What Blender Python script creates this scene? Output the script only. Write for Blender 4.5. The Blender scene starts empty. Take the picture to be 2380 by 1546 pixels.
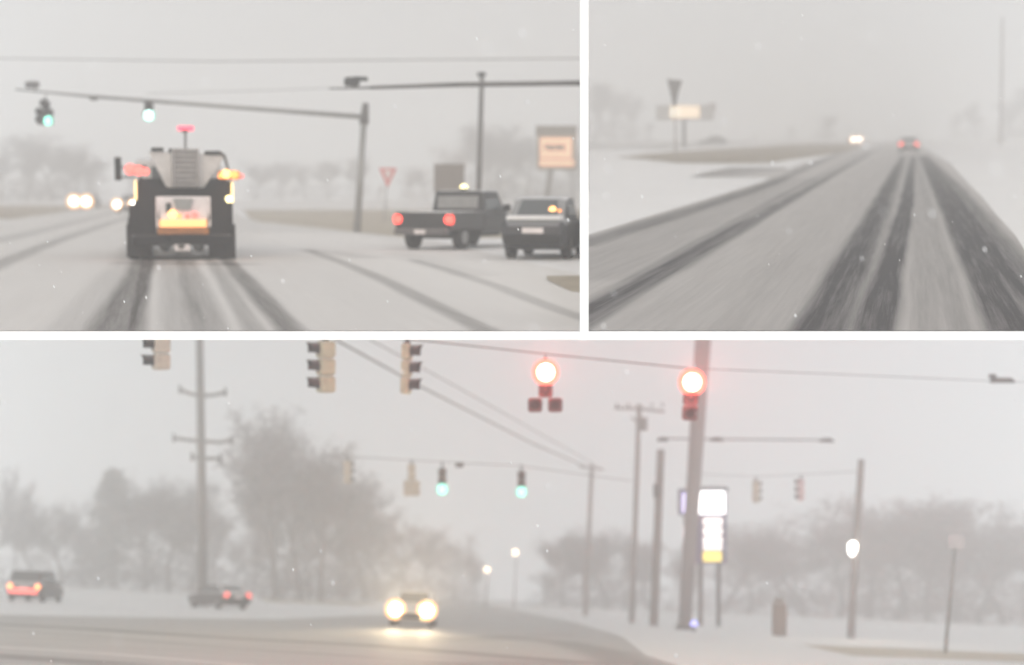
import bpy, math, random
import numpy as np
from mathutils import Vector, Matrix, noise

# ------------------------------------------------------------------ camera, sky, sun, exposure
sc = bpy.context.scene
col = sc.collection
F, CX, CY = 3500.0, 1190.0, 773.0            # focal length and centre in units of a 2380-wide frame
camd = bpy.data.cameras.new('camera')
cam = bpy.data.objects.new('camera', camd)
col.objects.link(cam)
cam.rotation_euler = (math.pi / 2, 0, 0)
camd.sensor_width = 36
camd.lens = 36 * F / 2380
camd.clip_end = 5000
camd.dof.use_dof = True
camd.dof.focus_distance = 15.0
camd.dof.aperture_fstop = 0.68
sc.camera = cam

SUN_EL, SUN_AZ = math.radians(14), math.radians(195)   # low, behind the camera, veiled by falling snow
world = bpy.data.worlds.new('World')
sc.world = world
world.use_nodes = True
nt = world.node_tree
for n in list(nt.nodes):
    nt.nodes.remove(n)
def N(t, typ, **kw):
    n = t.nodes.new(typ)
    for k, v in kw.items():
        setattr(n, k, v)
    return n
wo = N(nt, 'ShaderNodeOutputWorld')
sky = N(nt, 'ShaderNodeTexSky')
sky.sky_type = 'NISHITA'
sky.sun_disc = False
sky.sun_elevation = SUN_EL
sky.sun_rotation = SUN_AZ
sky.dust_density = 6
sky.air_density = 1.0
bg1 = N(nt, 'ShaderNodeBackground')
bg1.inputs['Strength'].default_value = 0.05
nt.links.new(sky.outputs[0], bg1.inputs['Color'])
bg2 = N(nt, 'ShaderNodeBackground')             # grey of the snow cloud; much brighter below, added fill for the shaded crossing
tc = N(nt, 'ShaderNodeTexCoord')
sx = N(nt, 'ShaderNodeSeparateXYZ')
nt.links.new(tc.outputs['Generated'], sx.inputs[0])
mr = N(nt, 'ShaderNodeMapRange')
nt.links.new(sx.outputs['Z'], mr.inputs[0])
mr.inputs[1].default_value = -.3
mr.inputs[2].default_value = .3
mr.inputs[3].default_value = 1.45
mr.inputs[4].default_value = .43
nt.links.new(mr.outputs[0], bg2.inputs['Strength'])
mc = N(nt, 'ShaderNodeMapRange')
nt.links.new(sx.outputs['Z'], mc.inputs[0])
mc.inputs[1].default_value = -.3
mc.inputs[2].default_value = .3
mcx = N(nt, 'ShaderNodeMix', data_type='RGBA')
nt.links.new(mc.outputs[0], mcx.inputs[0])
mcx.inputs[6].default_value = (.83, .93, 1, 1)
mcx.inputs[7].default_value = (1, .95, .925, 1)
nt.links.new(mcx.outputs[2], bg2.inputs['Color'])
ad = N(nt, 'ShaderNodeAddShader')
nt.links.new(bg1.outputs[0], ad.inputs[0])
nt.links.new(bg2.outputs[0], ad.inputs[1])
nt.links.new(ad.outputs[0], wo.inputs['Surface'])

sund = bpy.data.lights.new('sun', 'SUN')
sund.energy = 0.75
sund.angle = math.radians(16)
sund.color = (1, .96, .92)
suno = bpy.data.objects.new('sun', sund)
col.objects.link(suno)
suno.rotation_euler = (math.pi / 2 - SUN_EL, 0, math.radians(15))

sc.view_settings.view_transform = 'Standard'
sc.view_settings.look = 'None'
sc.view_settings.gamma = 1
sc.view_settings.exposure = 0.0
sc.cycles.max_bounces = 12
sc.cycles.diffuse_bounces = 6
sc.cycles.volume_bounces = 6
sc.cycles.transparent_max_bounces = 8
sc.cycles.use_denoising = True
sc.cycles.sample_clamp_indirect = 6

# ------------------------------------------------------------------ the three roads: z = -h + s*y + r*x
STA = (1.55, (CY - 448) / F, 0.0)
STB = (1.70, (CY - 312) / F, 0.0)
STC = (1.50, -(1380.2 - CY) / F, -.04)
def yh(S, px):
    return CY - F * S[1] - S[2] * (px - CX)
def depth(S, px, py):
    return F * S[0] / (py - yh(S, px))
def P(px, py, d):
    return Vector(((px - CX) / F * d, d, (CY - py) / F * d))
def G(S, px, d):
    x = (px - CX) / F * d
    return Vector((x, d, -S[0] + S[1] * d + S[2] * x))
def nrm(S):
    return Vector((-S[2], -S[1], 1)).normalized()

# ------------------------------------------------------------------ materials
MATS = {}
def mat(name, c, rough=.7, metal=0.0, var=.12, scale=6.0, bump=0.0, emit=None, es=0.0, snow=0.0):
    if name in MATS:
        return MATS[name]
    m = bpy.data.materials.new(name)
    m.use_nodes = True
    t = m.node_tree
    b = t.nodes['Principled BSDF']
    b.inputs['Roughness'].default_value = rough
    b.inputs['Metallic'].default_value = metal
    if max(c) < .02:
        b.inputs['Specular IOR Level'].default_value = .2
    co = N(t, 'ShaderNodeTexCoord')
    nz = N(t, 'ShaderNodeTexNoise')
    nz.inputs['Scale'].default_value = scale
    nz.inputs['Detail'].default_value = 5
    t.links.new(co.outputs['Object'], nz.inputs['Vector'])
    rp = N(t, 'ShaderNodeMapRange')
    t.links.new(nz.outputs['Fac'], rp.inputs[0])
    rp.inputs[1].default_value = .3
    rp.inputs[2].default_value = .7
    mx = N(t, 'ShaderNodeMix', data_type='RGBA')
    t.links.new(rp.outputs[0], mx.inputs[0])
    mx.inputs[6].default_value = (*[v * (1 - var) for v in c], 1)
    mx.inputs[7].default_value = (*[min(1, v * (1 + var) + .004) for v in c], 1)
    out = mx.outputs[2]
    if snow:                                      # thin snow lying on faces that look up
        ge = N(t, 'ShaderNodeNewGeometry')
        se = N(t, 'ShaderNodeSeparateXYZ')
        t.links.new(ge.outputs['Normal'], se.inputs[0])
        r2 = N(t, 'ShaderNodeMapRange')
        t.links.new(se.outputs['Z'], r2.inputs[0])
        r2.inputs[1].default_value = .55
        r2.inputs[2].default_value = .9
        r2.inputs[4].default_value = snow
        m2 = N(t, 'ShaderNodeMix', data_type='RGBA')
        t.links.new(r2.outputs[0], m2.inputs[0])
        t.links.new(out, m2.inputs[6])
        m2.inputs[7].default_value = (.78, .79, .8, 1)
        out = m2.outputs[2]
    t.links.new(out, b.inputs['Base Color'])
    if bump:
        bp = N(t, 'ShaderNodeBump')
        bp.inputs['Strength'].default_value = bump
        t.links.new(nz.outputs['Fac'], bp.inputs['Height'])
        t.links.new(bp.outputs[0], b.inputs['Normal'])
    if emit:
        b.inputs['Emission Color'].default_value = (*emit, 1)
        b.inputs['Emission Strength'].default_value = es
    MATS[name] = m
    return m
def ground_mat(name, light, dark, streak=(.35, .35, .35), contrast=.25, turn=0.0):
    """snow / slush mixed by the painted wear attribute 'track' and by streaky noise"""
    m = bpy.data.materials.new(name)
    m.use_nodes = True
    t = m.node_tree
    b = t.nodes['Principled BSDF']
    b.inputs['Roughness'].default_value = .75
    at = N(t, 'ShaderNodeAttribute', attribute_name='track')
    co = N(t, 'ShaderNodeTexCoord')
    vr = N(t, 'ShaderNodeVectorRotate', rotation_type='Z_AXIS')      # wear runs along the road
    vr.inputs['Angle'].default_value = turn
    t.links.new(co.outputs['Object'], vr.inputs['Vector'])
    mp = N(t, 'ShaderNodeMapping')
    mp.inputs['Scale'].default_value = streak
    t.links.new(vr.outputs[0], mp.inputs[0])
    nz = N(t, 'ShaderNodeTexNoise')
    nz.inputs['Scale'].default_value = 1.0
    nz.inputs['Detail'].default_value = 7
    nz.inputs['Roughness'].default_value = .62
    t.links.new(mp.outputs[0], nz.inputs['Vector'])
    ma = N(t, 'ShaderNodeMath', operation='MULTIPLY_ADD')
    t.links.new(nz.outputs['Fac'], ma.inputs[0])
    ma.inputs[1].default_value = contrast * 2
    ma.inputs[2].default_value = -contrast
    su = N(t, 'ShaderNodeMath', operation='ADD', use_clamp=True)
    n3 = N(t, 'ShaderNodeTexNoise')
    n3.inputs['Scale'].default_value = 1.0
    n3.inputs['Detail'].default_value = 8
    n3.inputs['Roughness'].default_value = .7
    m3 = N(t, 'ShaderNodeMapping')
    m3.inputs['Scale'].default_value = tuple(q * (5 if q > 1.5 else 2.2) for q in streak)
    t.links.new(vr.outputs[0], m3.inputs[0])
    t.links.new(m3.outputs[0], n3.inputs['Vector'])
    r3 = N(t, 'ShaderNodeMapRange')
    t.links.new(n3.outputs['Fac'], r3.inputs[0])
    r3.inputs[1].default_value = .32
    r3.inputs[2].default_value = .68
    r3.inputs[3].default_value = .84
    r3.inputs[4].default_value = 1.12
    mu = N(t, 'ShaderNodeMath', operation='MULTIPLY')
    t.links.new(at.outputs['Fac'], mu.inputs[0])
    t.links.new(r3.outputs[0], mu.inputs[1])
    t.links.new(mu.outputs[0], su.inputs[0])
    t.links.new(ma.outputs[0], su.inputs[1])
    cr = N(t, 'ShaderNodeMix', data_type='RGBA')
    t.links.new(su.outputs[0], cr.inputs[0])
    cr.inputs[6].default_value = (*light, 1)
    cr.inputs[7].default_value = (*dark, 1)
    t.links.new(cr.outputs[2], b.inputs['Base Color'])
    n2 = N(t, 'ShaderNodeTexNoise')
    n2.inputs['Scale'].default_value = 9
    n2.inputs['Detail'].default_value = 6
    t.links.new(co.outputs['Object'], n2.inputs['Vector'])
    bp = N(t, 'ShaderNodeBump')
    bp.inputs['Strength'].default_value = .25
    bp.inputs['Distance'].default_value = .03
    t.links.new(n2.outputs['Fac'], bp.inputs['Height'])
    t.links.new(bp.outputs[0], b.inputs['Normal'])
    return m
M_snow = ground_mat('fresh_snow', (.90, .90, .90), (.30, .28, .25), contrast=.10)
M_roadA = ground_mat('packed_snow_road', (.80, .785, .765), (.075, .07, .065), streak=(2.2, .10, 1), contrast=.055, turn=-.2323)
M_roadB = ground_mat('slushy_road', (.74, .715, .69), (.055, .052, .055), streak=(3.0, .08, 1), contrast=.06, turn=.2590)
M_roadC = ground_mat('grey_slush_road', (.70, .69, .67), (.08, .075, .07), streak=(.15, .8, 1), contrast=.12)
M_grass = ground_mat('snowy_winter_grass', (.58, .53, .44), (.20, .145, .075), streak=(.5, .5, .5), contrast=.5)
M_conc = mat('white_concrete', (.93, .93, .93), .6, var=.02, scale=3)
M_under = mat('pale_concrete', (.86, .86, .85), .8, var=.04, scale=.5)
M_steel = mat('galvanised_steel', (.30, .295, .29), .5, .3, snow=.3)
M_mast = mat('mast_steel', (.30, .27, .27), .6, var=.1, snow=.3)
M_steel2 = mat('weathered_steel', (.13, .12, .12), .55, .2, snow=.3)
M_wood = mat('tarred_wood', (.26, .235, .225), .85, var=.3, scale=14, snow=.2)
M_woodp = mat('grey_wood', (.34, .31, .30), .85, var=.3, scale=14, snow=.2)
M_wire = mat('cable_black', (.24, .235, .23), .6)
M_black = mat('black_paint', (.009, .008, .009), .8, snow=.25)
M_black2 = mat('black_plastic', (.014, .014, .014), .6, var=.2)
M_rub = mat('rubber', (.018, .017, .017), .85, var=.3, scale=20)
M_rim = mat('wheel_metal', (.30, .30, .30), .4, .6)
M_glass = mat('car_glass', (.10, .11, .115), .15, var=.05)
M_glassl = mat('pale_window', (.30, .30, .30), .3, var=.2, scale=3)
M_dgrey = mat('dark_grey_paint', (.035, .034, .036), .4, snow=.75)
M_dblue = mat('dark_slate_paint', (.030, .030, .038), .4, snow=.8)
M_palecar = mat('pale_grey_paint', (.50, .46, .41), .45, snow=.8)
M_cargrey = mat('grey_paint', (.06, .055, .055), .45, snow=.8)
M_snowcap = mat('lying_snow', (.80, .80, .81), .8, var=.05, bump=.3)
M_amb = mat('amber_housing', (.58, .53, .38), .6, var=.15, snow=.5)
M_ambp = mat('faded_amber_housing', (.62, .54, .45), .6, var=.15, snow=.5)
M_dkh = mat('dark_housing', (.035, .035, .035), .6, snow=.3)
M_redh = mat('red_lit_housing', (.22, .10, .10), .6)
M_orange = mat('orange_paint', (.75, .28, .04), .5)
M_hop = mat('pale_hopper_steel', (.66, .64, .63), .6, var=.1, snow=.6)
M_lad = mat('ladder_grey', (.36, .34, .335), .6)
M_whitep = mat('white_dirty_panel', (.80, .74, .74), .6, var=.12, scale=4)
def lamp(name, c, s):
    return mat(name, c, .4, var=0, emit=c, es=s)
E_green = lamp('green_lens', (.35, 1, .80), 2.2)
E_greenw = lamp('bright_green_lens', (.62, 1, .92), 3.2)
E_red = lamp('bright_red_lens', (1, .80, .55), 8)
E_redl = lamp('brake_red', (1, .07, .05), 3.2)
E_redp = lamp('marker_red', (1, .16, .13), 1.5)
E_redd = lamp('beacon_red', (1, .08, .14), 1.6)
E_amber = lamp('amber_lamp', (1, .33, .07), 1.8)
E_ambl = lamp('bright_amber_lamp', (1, .50, .16), 3.0)
E_yel = lamp('yellow_strobe', (1, .88, .45), 3.0)
E_yelp = lamp('pale_yellow_strip', (1, .80, .38), 1.5)
E_head = lamp('headlight_glass', (1, .90, .70), 22)
E_headf = lamp('far_headlight_glass', (1, .93, .82), 9)
E_rrim = lamp('red_bloom', (1, .16, .10), 2.2)  # rim colours glow in place of bloom round the lenses
E_grim = lamp('green_bloom', (.22, 1, .72), .9)
E_hrim = lamp('warm_bloom', (1, .56, .24), 1.4)
E_trim = lamp('tail_bloom', (1, .10, .07), 1.0)
E_warm = lamp('warm_lamp', (1, .74, .50), 5)
E_white = lamp('lit_white_panel', (1, 1, 1), 3.0)
E_price = lamp('lit_price_panel', (1, .93, .88), 1.35)
E_pyel = lamp('lit_yellow_panel', (1, .78, .16), 1.2)
E_lil = lamp('lit_lilac_panel', (.72, .66, 1), 1.2)
E_blue = lamp('blue_lamp', (.42, .42, 1), 1.6)
E_tan = lamp('lit_tan_panel', (1, .62, .40), .38)
E_sgn = lamp('lit_cream_panel', (1, .78, .55), .75)
M_off = mat('unlit_lens', (.04, .02, .02), .3)

# ------------------------------------------------------------------ mesh helpers
class MB:
    def __init__(s):
        s.v = []
        s.f = []
    def add(s, vs, fs):
        o = len(s.v)
        s.v += [tuple(q) for q in vs]
        s.f += [tuple(i + o for i in q) for q in fs]
        return s
    def box(s, c, size, rz=0.0, rx=0.0, taper=1.0, bev=.0):
        R = Matrix.Rotation(rz, 3, 'Z') @ Matrix.Rotation(rx, 3, 'X')
        c = Vector(c)
        a, b, h = [q / 2 for q in size]
        k = min(a, b, h) * .35 if bev == 0 else bev
        k = min(k, .04)
        vs = []
        for z, tp, ins in ((-h, 1, k), (-h + k, 1, 0), (h - k, taper, 0), (h, taper, k)):
            A, B = a * tp - ins, b * tp - ins
            for x, y in ((-A + k, -B), (A - k, -B), (A, -B + k), (A, B - k), (A - k, B), (-A + k, B), (-A, B - k), (-A, -B + k)):
                vs.append(c + R @ Vector((x, y, z)))
        fs = [tuple(range(7, -1, -1)), tuple(range(24, 32))]
        for r in range(3):
            for i in range(8):
                j = (i + 1) % 8
                fs.append((r * 8 + i, r * 8 + j, r * 8 + 8 + j, r * 8 + 8 + i))
        return s.add(vs, fs)
    def tube(s, p0, p1, r0, r1=None, n=10):
        p0, p1 = Vector(p0), Vector(p1)
        r1 = r0 if r1 is None else r1
        d = (p1 - p0).normalized()
        u = d.orthogonal().normalized()
        w = d.cross(u)
        vs = []
        for p, r in ((p0, r0), (p1, r1)):
            for i in range(n):
                a = 2 * math.pi * i / n
                vs.append(p + (u * math.cos(a) + w * math.sin(a)) * r)
        fs = [tuple(range(n))[::-1], tuple(range(n, 2 * n))]
        fs += [(i, (i + 1) % n, n + (i + 1) % n, n + i) for i in range(n)]
        return s.add(vs, fs)
    def path(s, pts, r, n=6):
        for a, b in zip(pts, pts[1:]):
            s.tube(a, b, r, r, n)
        return s
    def dome(s, c, r, axis=(0, -1, 0), depth=.5, n=14):
        c = Vector(c)
        d = Vector(axis).normalized()
        u = d.orthogonal().normalized()
        w = d.cross(u)
        vs = []
        R = 5
        for k in range(R):
            a = k / R * math.pi / 2
            for i in range(n):
                t = 2 * math.pi * i / n
                vs.append(c + (u * math.cos(t) + w * math.sin(t)) * r * math.cos(a) + d * r * depth * math.sin(a))
        vs.append(c + d * r * depth)
        fs = [tuple(range(n))[::-1]]
        for k in range(R - 1):
            for i in range(n):
                j = (i + 1) % n
                fs.append((k * n + i, k * n + j, k * n + n + j, k * n + n + i))
        fs += [((R - 1) * n + i, (R - 1) * n + (i + 1) % n, R * n) for i in range(n)]
        return s.add(vs, fs)
    def prism(s, poly, y0, y1):
        """polygon in x-z, extruded along y"""
        n = len(poly)
        vs = [(x, y0, z) for x, z in poly] + [(x, y1, z) for x, z in poly]
        fs = [tuple(range(n)), tuple(range(n, 2 * n))[::-1]]
        fs += [(i, i + n, (i + 1) % n + n, (i + 1) % n) for i in range(n)]
        return s.add(vs, fs)
    def loft(s, rings):
        n = len(rings[0])
        vs = [p for r in rings for p in r]
        fs = [tuple(range(n))[::-1], tuple(range((len(rings) - 1) * n, len(rings) * n))]
        for k in range(len(rings) - 1):
            for i in range(n):
                j = (i + 1) % n
                fs.append((k * n + i, k * n + j, k * n + n + j, k * n + n + i))
        return s.add(vs, fs)
    def build(s, name, m, parent=None, smooth=False):
        me = bpy.data.meshes.new(name)
        me.from_pydata(s.v, [], s.f)
        me.materials.append(m)
        me.update()
        if smooth:
            for q in me.polygons:
                q.use_smooth = True
        o = bpy.data.objects.new(name, me)
        col.objects.link(o)
        o.parent = parent
        return o
def tag(o, label=None, cat=None, group=None, kind=None):
    if label: o['label'] = label
    if cat: o['category'] = cat
    if group: o['group'] = group
    if kind: o['kind'] = kind
    return o
def thing(name, loc, label, cat, group=None, rz=0.0, S=None, roll=0.0):
    o = bpy.data.objects.new(name, None)
    col.objects.link(o)
    if S:                                        # stands square on a sloping road
        n = nrm(S)
        f = Vector((-math.sin(rz), math.cos(rz), 0))
        f = (f - n * f.dot(n)).normalized()
        r = f.cross(n)
        m3 = Matrix((r, f, n)).transposed()
        o.matrix_world = Matrix.Translation(loc) @ m3.to_4x4()
    else:
        o.location = loc
        o.rotation_euler = (0, roll, rz)
    tag(o, label, cat, group)
    return o
def children(o):
    return [c for c in col.objects if c.parent == o]
def copy_tree(o, parent=None):
    c = o.copy()
    col.objects.link(c)
    c.parent = parent
    for ch in list(children(o)):
        copy_tree(ch, c)
    return c
def glow(parent, loc, c, w, r=.08, rot=(-math.pi / 2, 0, 0), cone=110):
    l = bpy.data.lights.new('lamp_light', 'SPOT')           # lamps throw their light forwards
    l.spot_size = math.radians(cone)
    l.spot_blend = .8
    l.energy = w
    l.color = c
    l.shadow_soft_size = r
    o = bpy.data.objects.new('lamp_light', l)
    col.objects.link(o)
    o.parent = parent
    o.location = loc
    o.rotation_euler = rot
    return o

# ------------------------------------------------------------------ ground sheets
rng = np.random.default_rng(5)
def interp(tab, off, k):
    ks = sorted(tab)
    return np.interp(off, ks, [tab[q][k] for q in ks])
def patch(name, S, tab, m, lift=0.0, base=0.0, tracks=(), cols=200, row=2.0, label=None, relief=0.0, edge=0.0):
    """a sheet whose left and right limits (frame px) are given per distance below the vanishing line"""
    ks = sorted(tab)
    o0, o1 = ks[0], ks[-1]
    offs = []
    q = o1
    while q > o0:
        offs.append(q)
        q -= max(.6, row * min(1, q / 60))
    offs.append(o0)
    offs = np.array(offs)
    L = interp(tab, offs, 0)[:, None]
    R = interp(tab, offs, 1)[:, None]
    u = np.linspace(0, 1, cols)[None, :]
    px = L + (R - L) * u
    d = F * S[0] / offs[:, None] + 0 * px
    x = (px - CX) / F * d
    z = -S[0] + S[1] * d + S[2] * x + lift
    if relief:
        z = z + relief * np.sin(x * .9 + 1.3 * np.sin(d * .35)) * np.sin(d * .5 + x * .3)
    t = np.full(px.shape, base)
    for pts, w, st in tracks:
        pg = []
        for a, b in pts:
            dd = depth(S, a, b)
            pg.append(((a - CX) / F * dd, dd))
        best = np.full(px.shape, 1e9)
        for (x0, y0), (x1, y1) in zip(pg, pg[1:]):
            vx, vy = x1 - x0, y1 - y0
            tt = np.clip(((x - x0) * vx + (d - y0) * vy) / (vx * vx + vy * vy + 1e-9), 0, 1)
            best = np.minimum(best, np.hypot(x - x0 - tt * vx, d - y0 - tt * vy))
        wob = 1 + .07 * np.sin(d * .7 + w * 40) * np.sin(d * .23 + 1)
        fall = np.exp(-(best / (w * wob)) ** 4)
        t = t + st * fall
    n0, n1 = px.shape
    vs = np.stack([x, d, z], -1).reshape(-1, 3)
    idx = np.arange(n0 * n1).reshape(n0, n1)
    fc = np.stack([idx[:-1, :-1], idx[:-1, 1:], idx[1:, 1:], idx[1:, :-1]], -1).reshape(-1, 4)
    me = bpy.data.meshes.new(name)
    me.from_pydata(vs.tolist(), [], fc.tolist())
    at = me.attributes.new('track', 'FLOAT', 'POINT')
    at.data.foreach_set('value', np.clip(t, -1, 1).astype(np.float32).ravel())
    me.materials.append(m)
    for pl in me.polygons:
        pl.use_smooth = True
    o = bpy.data.objects.new(name, me)
    col.objects.link(o)
    tag(o, label, None, None, 'structure')
    return o

def slab(name, S, p0, p1, d0, d1, edge, q0, q1):
    """the body of a raised road under its snow"""
    mb = MB()
    vs = []
    for d, th, ps in ((d0, edge, (q0, q1)), (d1, 1.2, (p0, p1))):
        for p in ps:
            g = G(S, p, d)
            vs.append(g - Vector((0, 0, .012)))
            vs.append(g - Vector((0, 0, th)))
    mb.add(vs, [(0, 2, 6, 4), (1, 5, 7, 3), (0, 1, 3, 2), (4, 6, 7, 5), (0, 4, 5, 1), (2, 3, 7, 6)])
    o = mb.build(name, M_under)
    return tag(o, kind='structure')
slab('road_deck', STA, -120, 1352, 16.9, 300, .09, -470, 1352)
slab('road_deck', STB, 1362, 2520, 13.05, 480, .07, 1362, 2910)
def edge_beam(name, px0, px1, d, y0=770, y1=790):
    a, b = P(px0, y0, d), P(px1, y1, d)
    mb = MB().box(((a.x + b.x) / 2, d + .06, (a.z + b.z) / 2), (b.x - a.x, .12, a.z - b.z), bev=.002)
    return tag(mb.build(name, M_conc), kind='structure')
edge_beam('divider_edge', -475, 1363, 16.85)  # white beams stand in for the band between upper and lower views
edge_beam('divider_edge', 1366, 2915, 13.0)
# white post standing in for the band between the two upper views, and the retaining wall behind it
a, b = P(1349, 0, 12.9), P(1368, 773, 12.9)
pm = MB().box(((a.x + b.x) / 2, 12.97, (a.z + .1 - .064) / 2), (b.x - a.x, .14, a.z + .164), bev=.002)
tag(pm.build('divider_post', M_conc), 'tall white square post standing in for the band between the two upper views', 'post')
mb = MB()
vs = []
for d in (16.95, 480):
    for p in (1355.5, 1361.5):
        g = G(STB, p, d)
        zb = -STA[0] + STA[1] * d - .05
        vs += [(g.x, d, g.z + .004), (g.x, d, zb if d < 400 else zb)]
mb.add(vs, [(0, 2, 6, 4), (1, 5, 7, 3), (0, 1, 3, 2), (4, 6, 7, 5), (0, 4, 5, 1), (2, 3, 7, 6)])
tag(mb.build('retaining_wall', M_under), kind='structure')

# --- upper left road
patch('snowy_ground', STA, {322: (-455, 1354), 18: (-110, 1354)}, M_snow, cols=120, base=.06, row=5)
A_tr = [
    ([(250, 785), (345, 590), (362, 470)], .27, .62),
    ([(318, 785), (345, 600), (360, 500)], .12, .40),
    ([(425, 785), (395, 600), (370, 500)], .26, .30),
    ([(500, 785), (430, 600), (380, 500)], .22, .42),
    ([(690, 785), (545, 625), (470, 540), (400, 480)], .19, .66),
    ([(600, 785), (500, 620), (420, 520)], .14, .40),
    ([(160, 785), (300, 600), (350, 480)], .35, .18),
    ([(-60, 638), (120, 565), (300, 504), (350, 480)], .30, .40),
    ([(-60, 572), (60, 545), (250, 498), (340, 475)], .5, .26),
    ([(1500, 700), (1200, 640), (850, 570), (700, 545)], 2.6, -.12),
    ([(1160, 785), (1020, 715), (900, 655), (800, 612), (715, 582)], .17, .42),
    ([(1400, 755), (1290, 718), (1160, 668), (1040, 628), (960, 605)], .16, .34),
    ([(860, 600), (780, 588), (700, 580)], .4, .20),
    ([(1100, 640), (1000, 610), (930, 590)], .5, .10),
    ([(300, 612), (560, 615)], .5, .30),  # darker strip across the road at the truck's foot
]
patch('road', STA, {22: (335, 385), 34: (230, 500), 56: (60, 560), 82: (-105, 760), 112: (-105, 1010), 192: (-105, 1352), 322: (-440, 1354)},
      M_roadA, lift=.006, base=.14, tracks=A_tr, cols=420, row=1.6)
patch('grass_verge', STA, {30: (-110, 330), 42: (-110, 170), 62: (-110, 30)}, M_grass, lift=.012, base=.62, cols=60, row=3, relief=.01)
patch('grass_verge', STA, {40: (565, 1354), 66: (585, 1354), 82: (740, 1354), 96: (860, 1354), 106: (960, 1354)}, M_grass, lift=.012, base=.34, cols=90, row=3, relief=.01)
patch('grass_verge', STA, {196: (1270, 1354), 205: (1272, 1354), 218: (1300, 1354), 236: (1340, 1354), 244: (1353, 1355)}, M_grass, lift=.015, base=.45, cols=24, row=3, relief=.02)

# --- upper right road
patch('snowy_ground', STB, {458: (1357, 2895), 14: (1357, 2510)}, M_snow, cols=120, base=.05, row=5)
B_tr = [
    ([(1890, 785), (2040, 490), (2100, 362)], .24, .58),
    ([(2030, 785), (2105, 480), (2122, 362)], .17, .78),
    ([(1965, 785), (2075, 480), (2112, 362)], .10, .18),
    ([(2350, 785), (2200, 480), (2140, 362)], .20, .62),
    ([(2240, 785), (2160, 480), (2130, 362)], .12, .22),
    ([(2160, 785), (2135, 480), (2125, 362)], .16, .18),
    ([(2530, 785), (2335, 590), (2222, 440), (2150, 362)], .28, .48),
    ([(2420, 785), (2240, 500), (2150, 362)], .16, .36),
    ([(1300, 775), (1368, 736), (1800, 485), (2030, 352)], .20, .50),
    ([(1310, 745), (1368, 712), (1800, 465), (2020, 350)], .15, .25),
    ([(1340, 572), (1660, 472), (1792, 428), (1960, 352)], .30, .36),
    ([(1340, 640), (1600, 520), (1850, 415)], .8, .14),
    ([(1560, 785), (1800, 560), (2050, 370)], .7, .05),
    ([(1760, 785), (1950, 560), (2080, 380)], .6, .06),
    ([(1620, 407), (1700, 400), (1760, 388)], 1.3, .42),
]
patch('road', STB, {16: (2085, 2134), 34: (1985, 2150), 67: (1870, 2207), 90: (1812, 2228), 109: (1775, 2245), 147: (1655, 2283), 190: (1512, 2318), 236: (1362, 2360), 458: (1359, 2500)},
      M_roadB, lift=.006, base=.37, tracks=B_tr, cols=420, row=1.6)
patch('side_road', STB, {78: (1700, 1830), 88: (1645, 1825), 101: (1600, 1800)}, M_roadB, lift=.016, base=.26,
      tracks=[([(1600, 409), (1700, 398), (1790, 380)], 2.0, .35)], cols=60)
patch('grass_verge', STB, {22: (1880, 2030), 32: (1730, 1995), 42: (1560, 1965), 54: (1430, 1880), 60: (1500, 1830), 68: (1580, 1790)}, M_grass, lift=.02, base=.8, cols=120, row=1.5, relief=.02)
patch('far_road', STB, {18: (1358, 1760), 28: (1358, 1640), 36: (1358, 1540)}, M_roadC, lift=.01, base=.30, cols=60)

# --- lower crossing
patch('snowy_ground', STC, {250: (-420, 2780), 14: (-200, 2580)}, M_snow, cols=300, base=.12, row=4)
C_tr = [
    ([(-80, 1448), (200, 1462), (500, 1482), (850, 1500), (1100, 1520), (1330, 1540)], .8, .34),
    ([(-80, 1462), (200, 1478), (450, 1500), (800, 1525), (1100, 1548)], .35, .14),
    ([(-80, 1520), (200, 1540), (420, 1560)], .7, .30),
    ([(-80, 1500), (250, 1520), (560, 1546)], .30, -.25),
    ([(1330, 1475), (1200, 1480), (1000, 1490)], .9, .10),
    ([(1500, 1560), (1400, 1515), (1300, 1492), (1150, 1480)], .8, .28),
    ([(900, 1475), (1010, 1430), (1060, 1405)], 1.2, .08),
    ([(1000, 1560), (1250, 1545), (1500, 1560)], 1.4, .20),
]
patch('road', STC, {16: (1030, 1080), 30: (1000, 1150), 60: (900, 1330), 82: (640, 1420), 92: (250, 1450), 100: (-190, 1460), 130: (-190, 1500), 165: (-190, 1620), 250: (-190, 1900)},
      M_roadC, lift=.006, base=.36, tracks=C_tr, cols=520, row=1.5)
patch('grass_verge', STC, {92: (1860, 2560), 112: (1980, 2560)}, M_grass, lift=.012, base=.10, cols=120, row=2, relief=.01)
patch('grass_verge', STC, {34: (600, 880), 42: (620, 840)}, M_grass, lift=.012, base=.2, cols=60, row=2, relief=.01)

# ------------------------------------------------------------------ trees
def limb(mb, rnd, p, dvec, length, r, lvl, tips):
    n = 3 if lvl else 5
    pts = [p]
    d = dvec.normalized()
    for i in range(n):
        d = (d + Vector((rnd.uniform(-.22, .22), rnd.uniform(-.22, .22), rnd.uniform(-.05, .16)))).normalized()
        pts.append(pts[-1] + d * length / n)
    for i in range(n):
        a = r * (1 - i / n * .75)
        b = r * (1 - (i + 1) / n * .75)
        mb.tube(pts[i], pts[i + 1], a, b, 7 if lvl == 0 else 4)
        if lvl < 3 and i >= (2 if lvl == 0 else 0):
            for k in range(3 if lvl < 2 else 2):
                az = rnd.uniform(0, 2 * math.pi)
                side = Vector((math.cos(az), math.sin(az), rnd.uniform(.15, .9)))
                limb(mb, rnd, pts[i + 1], (side + d * .5), length * rnd.uniform(.38, .6), b * .6, lvl + 1, tips)
    tips.append(pts[-1])
    tips.append(pts[-2])
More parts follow.
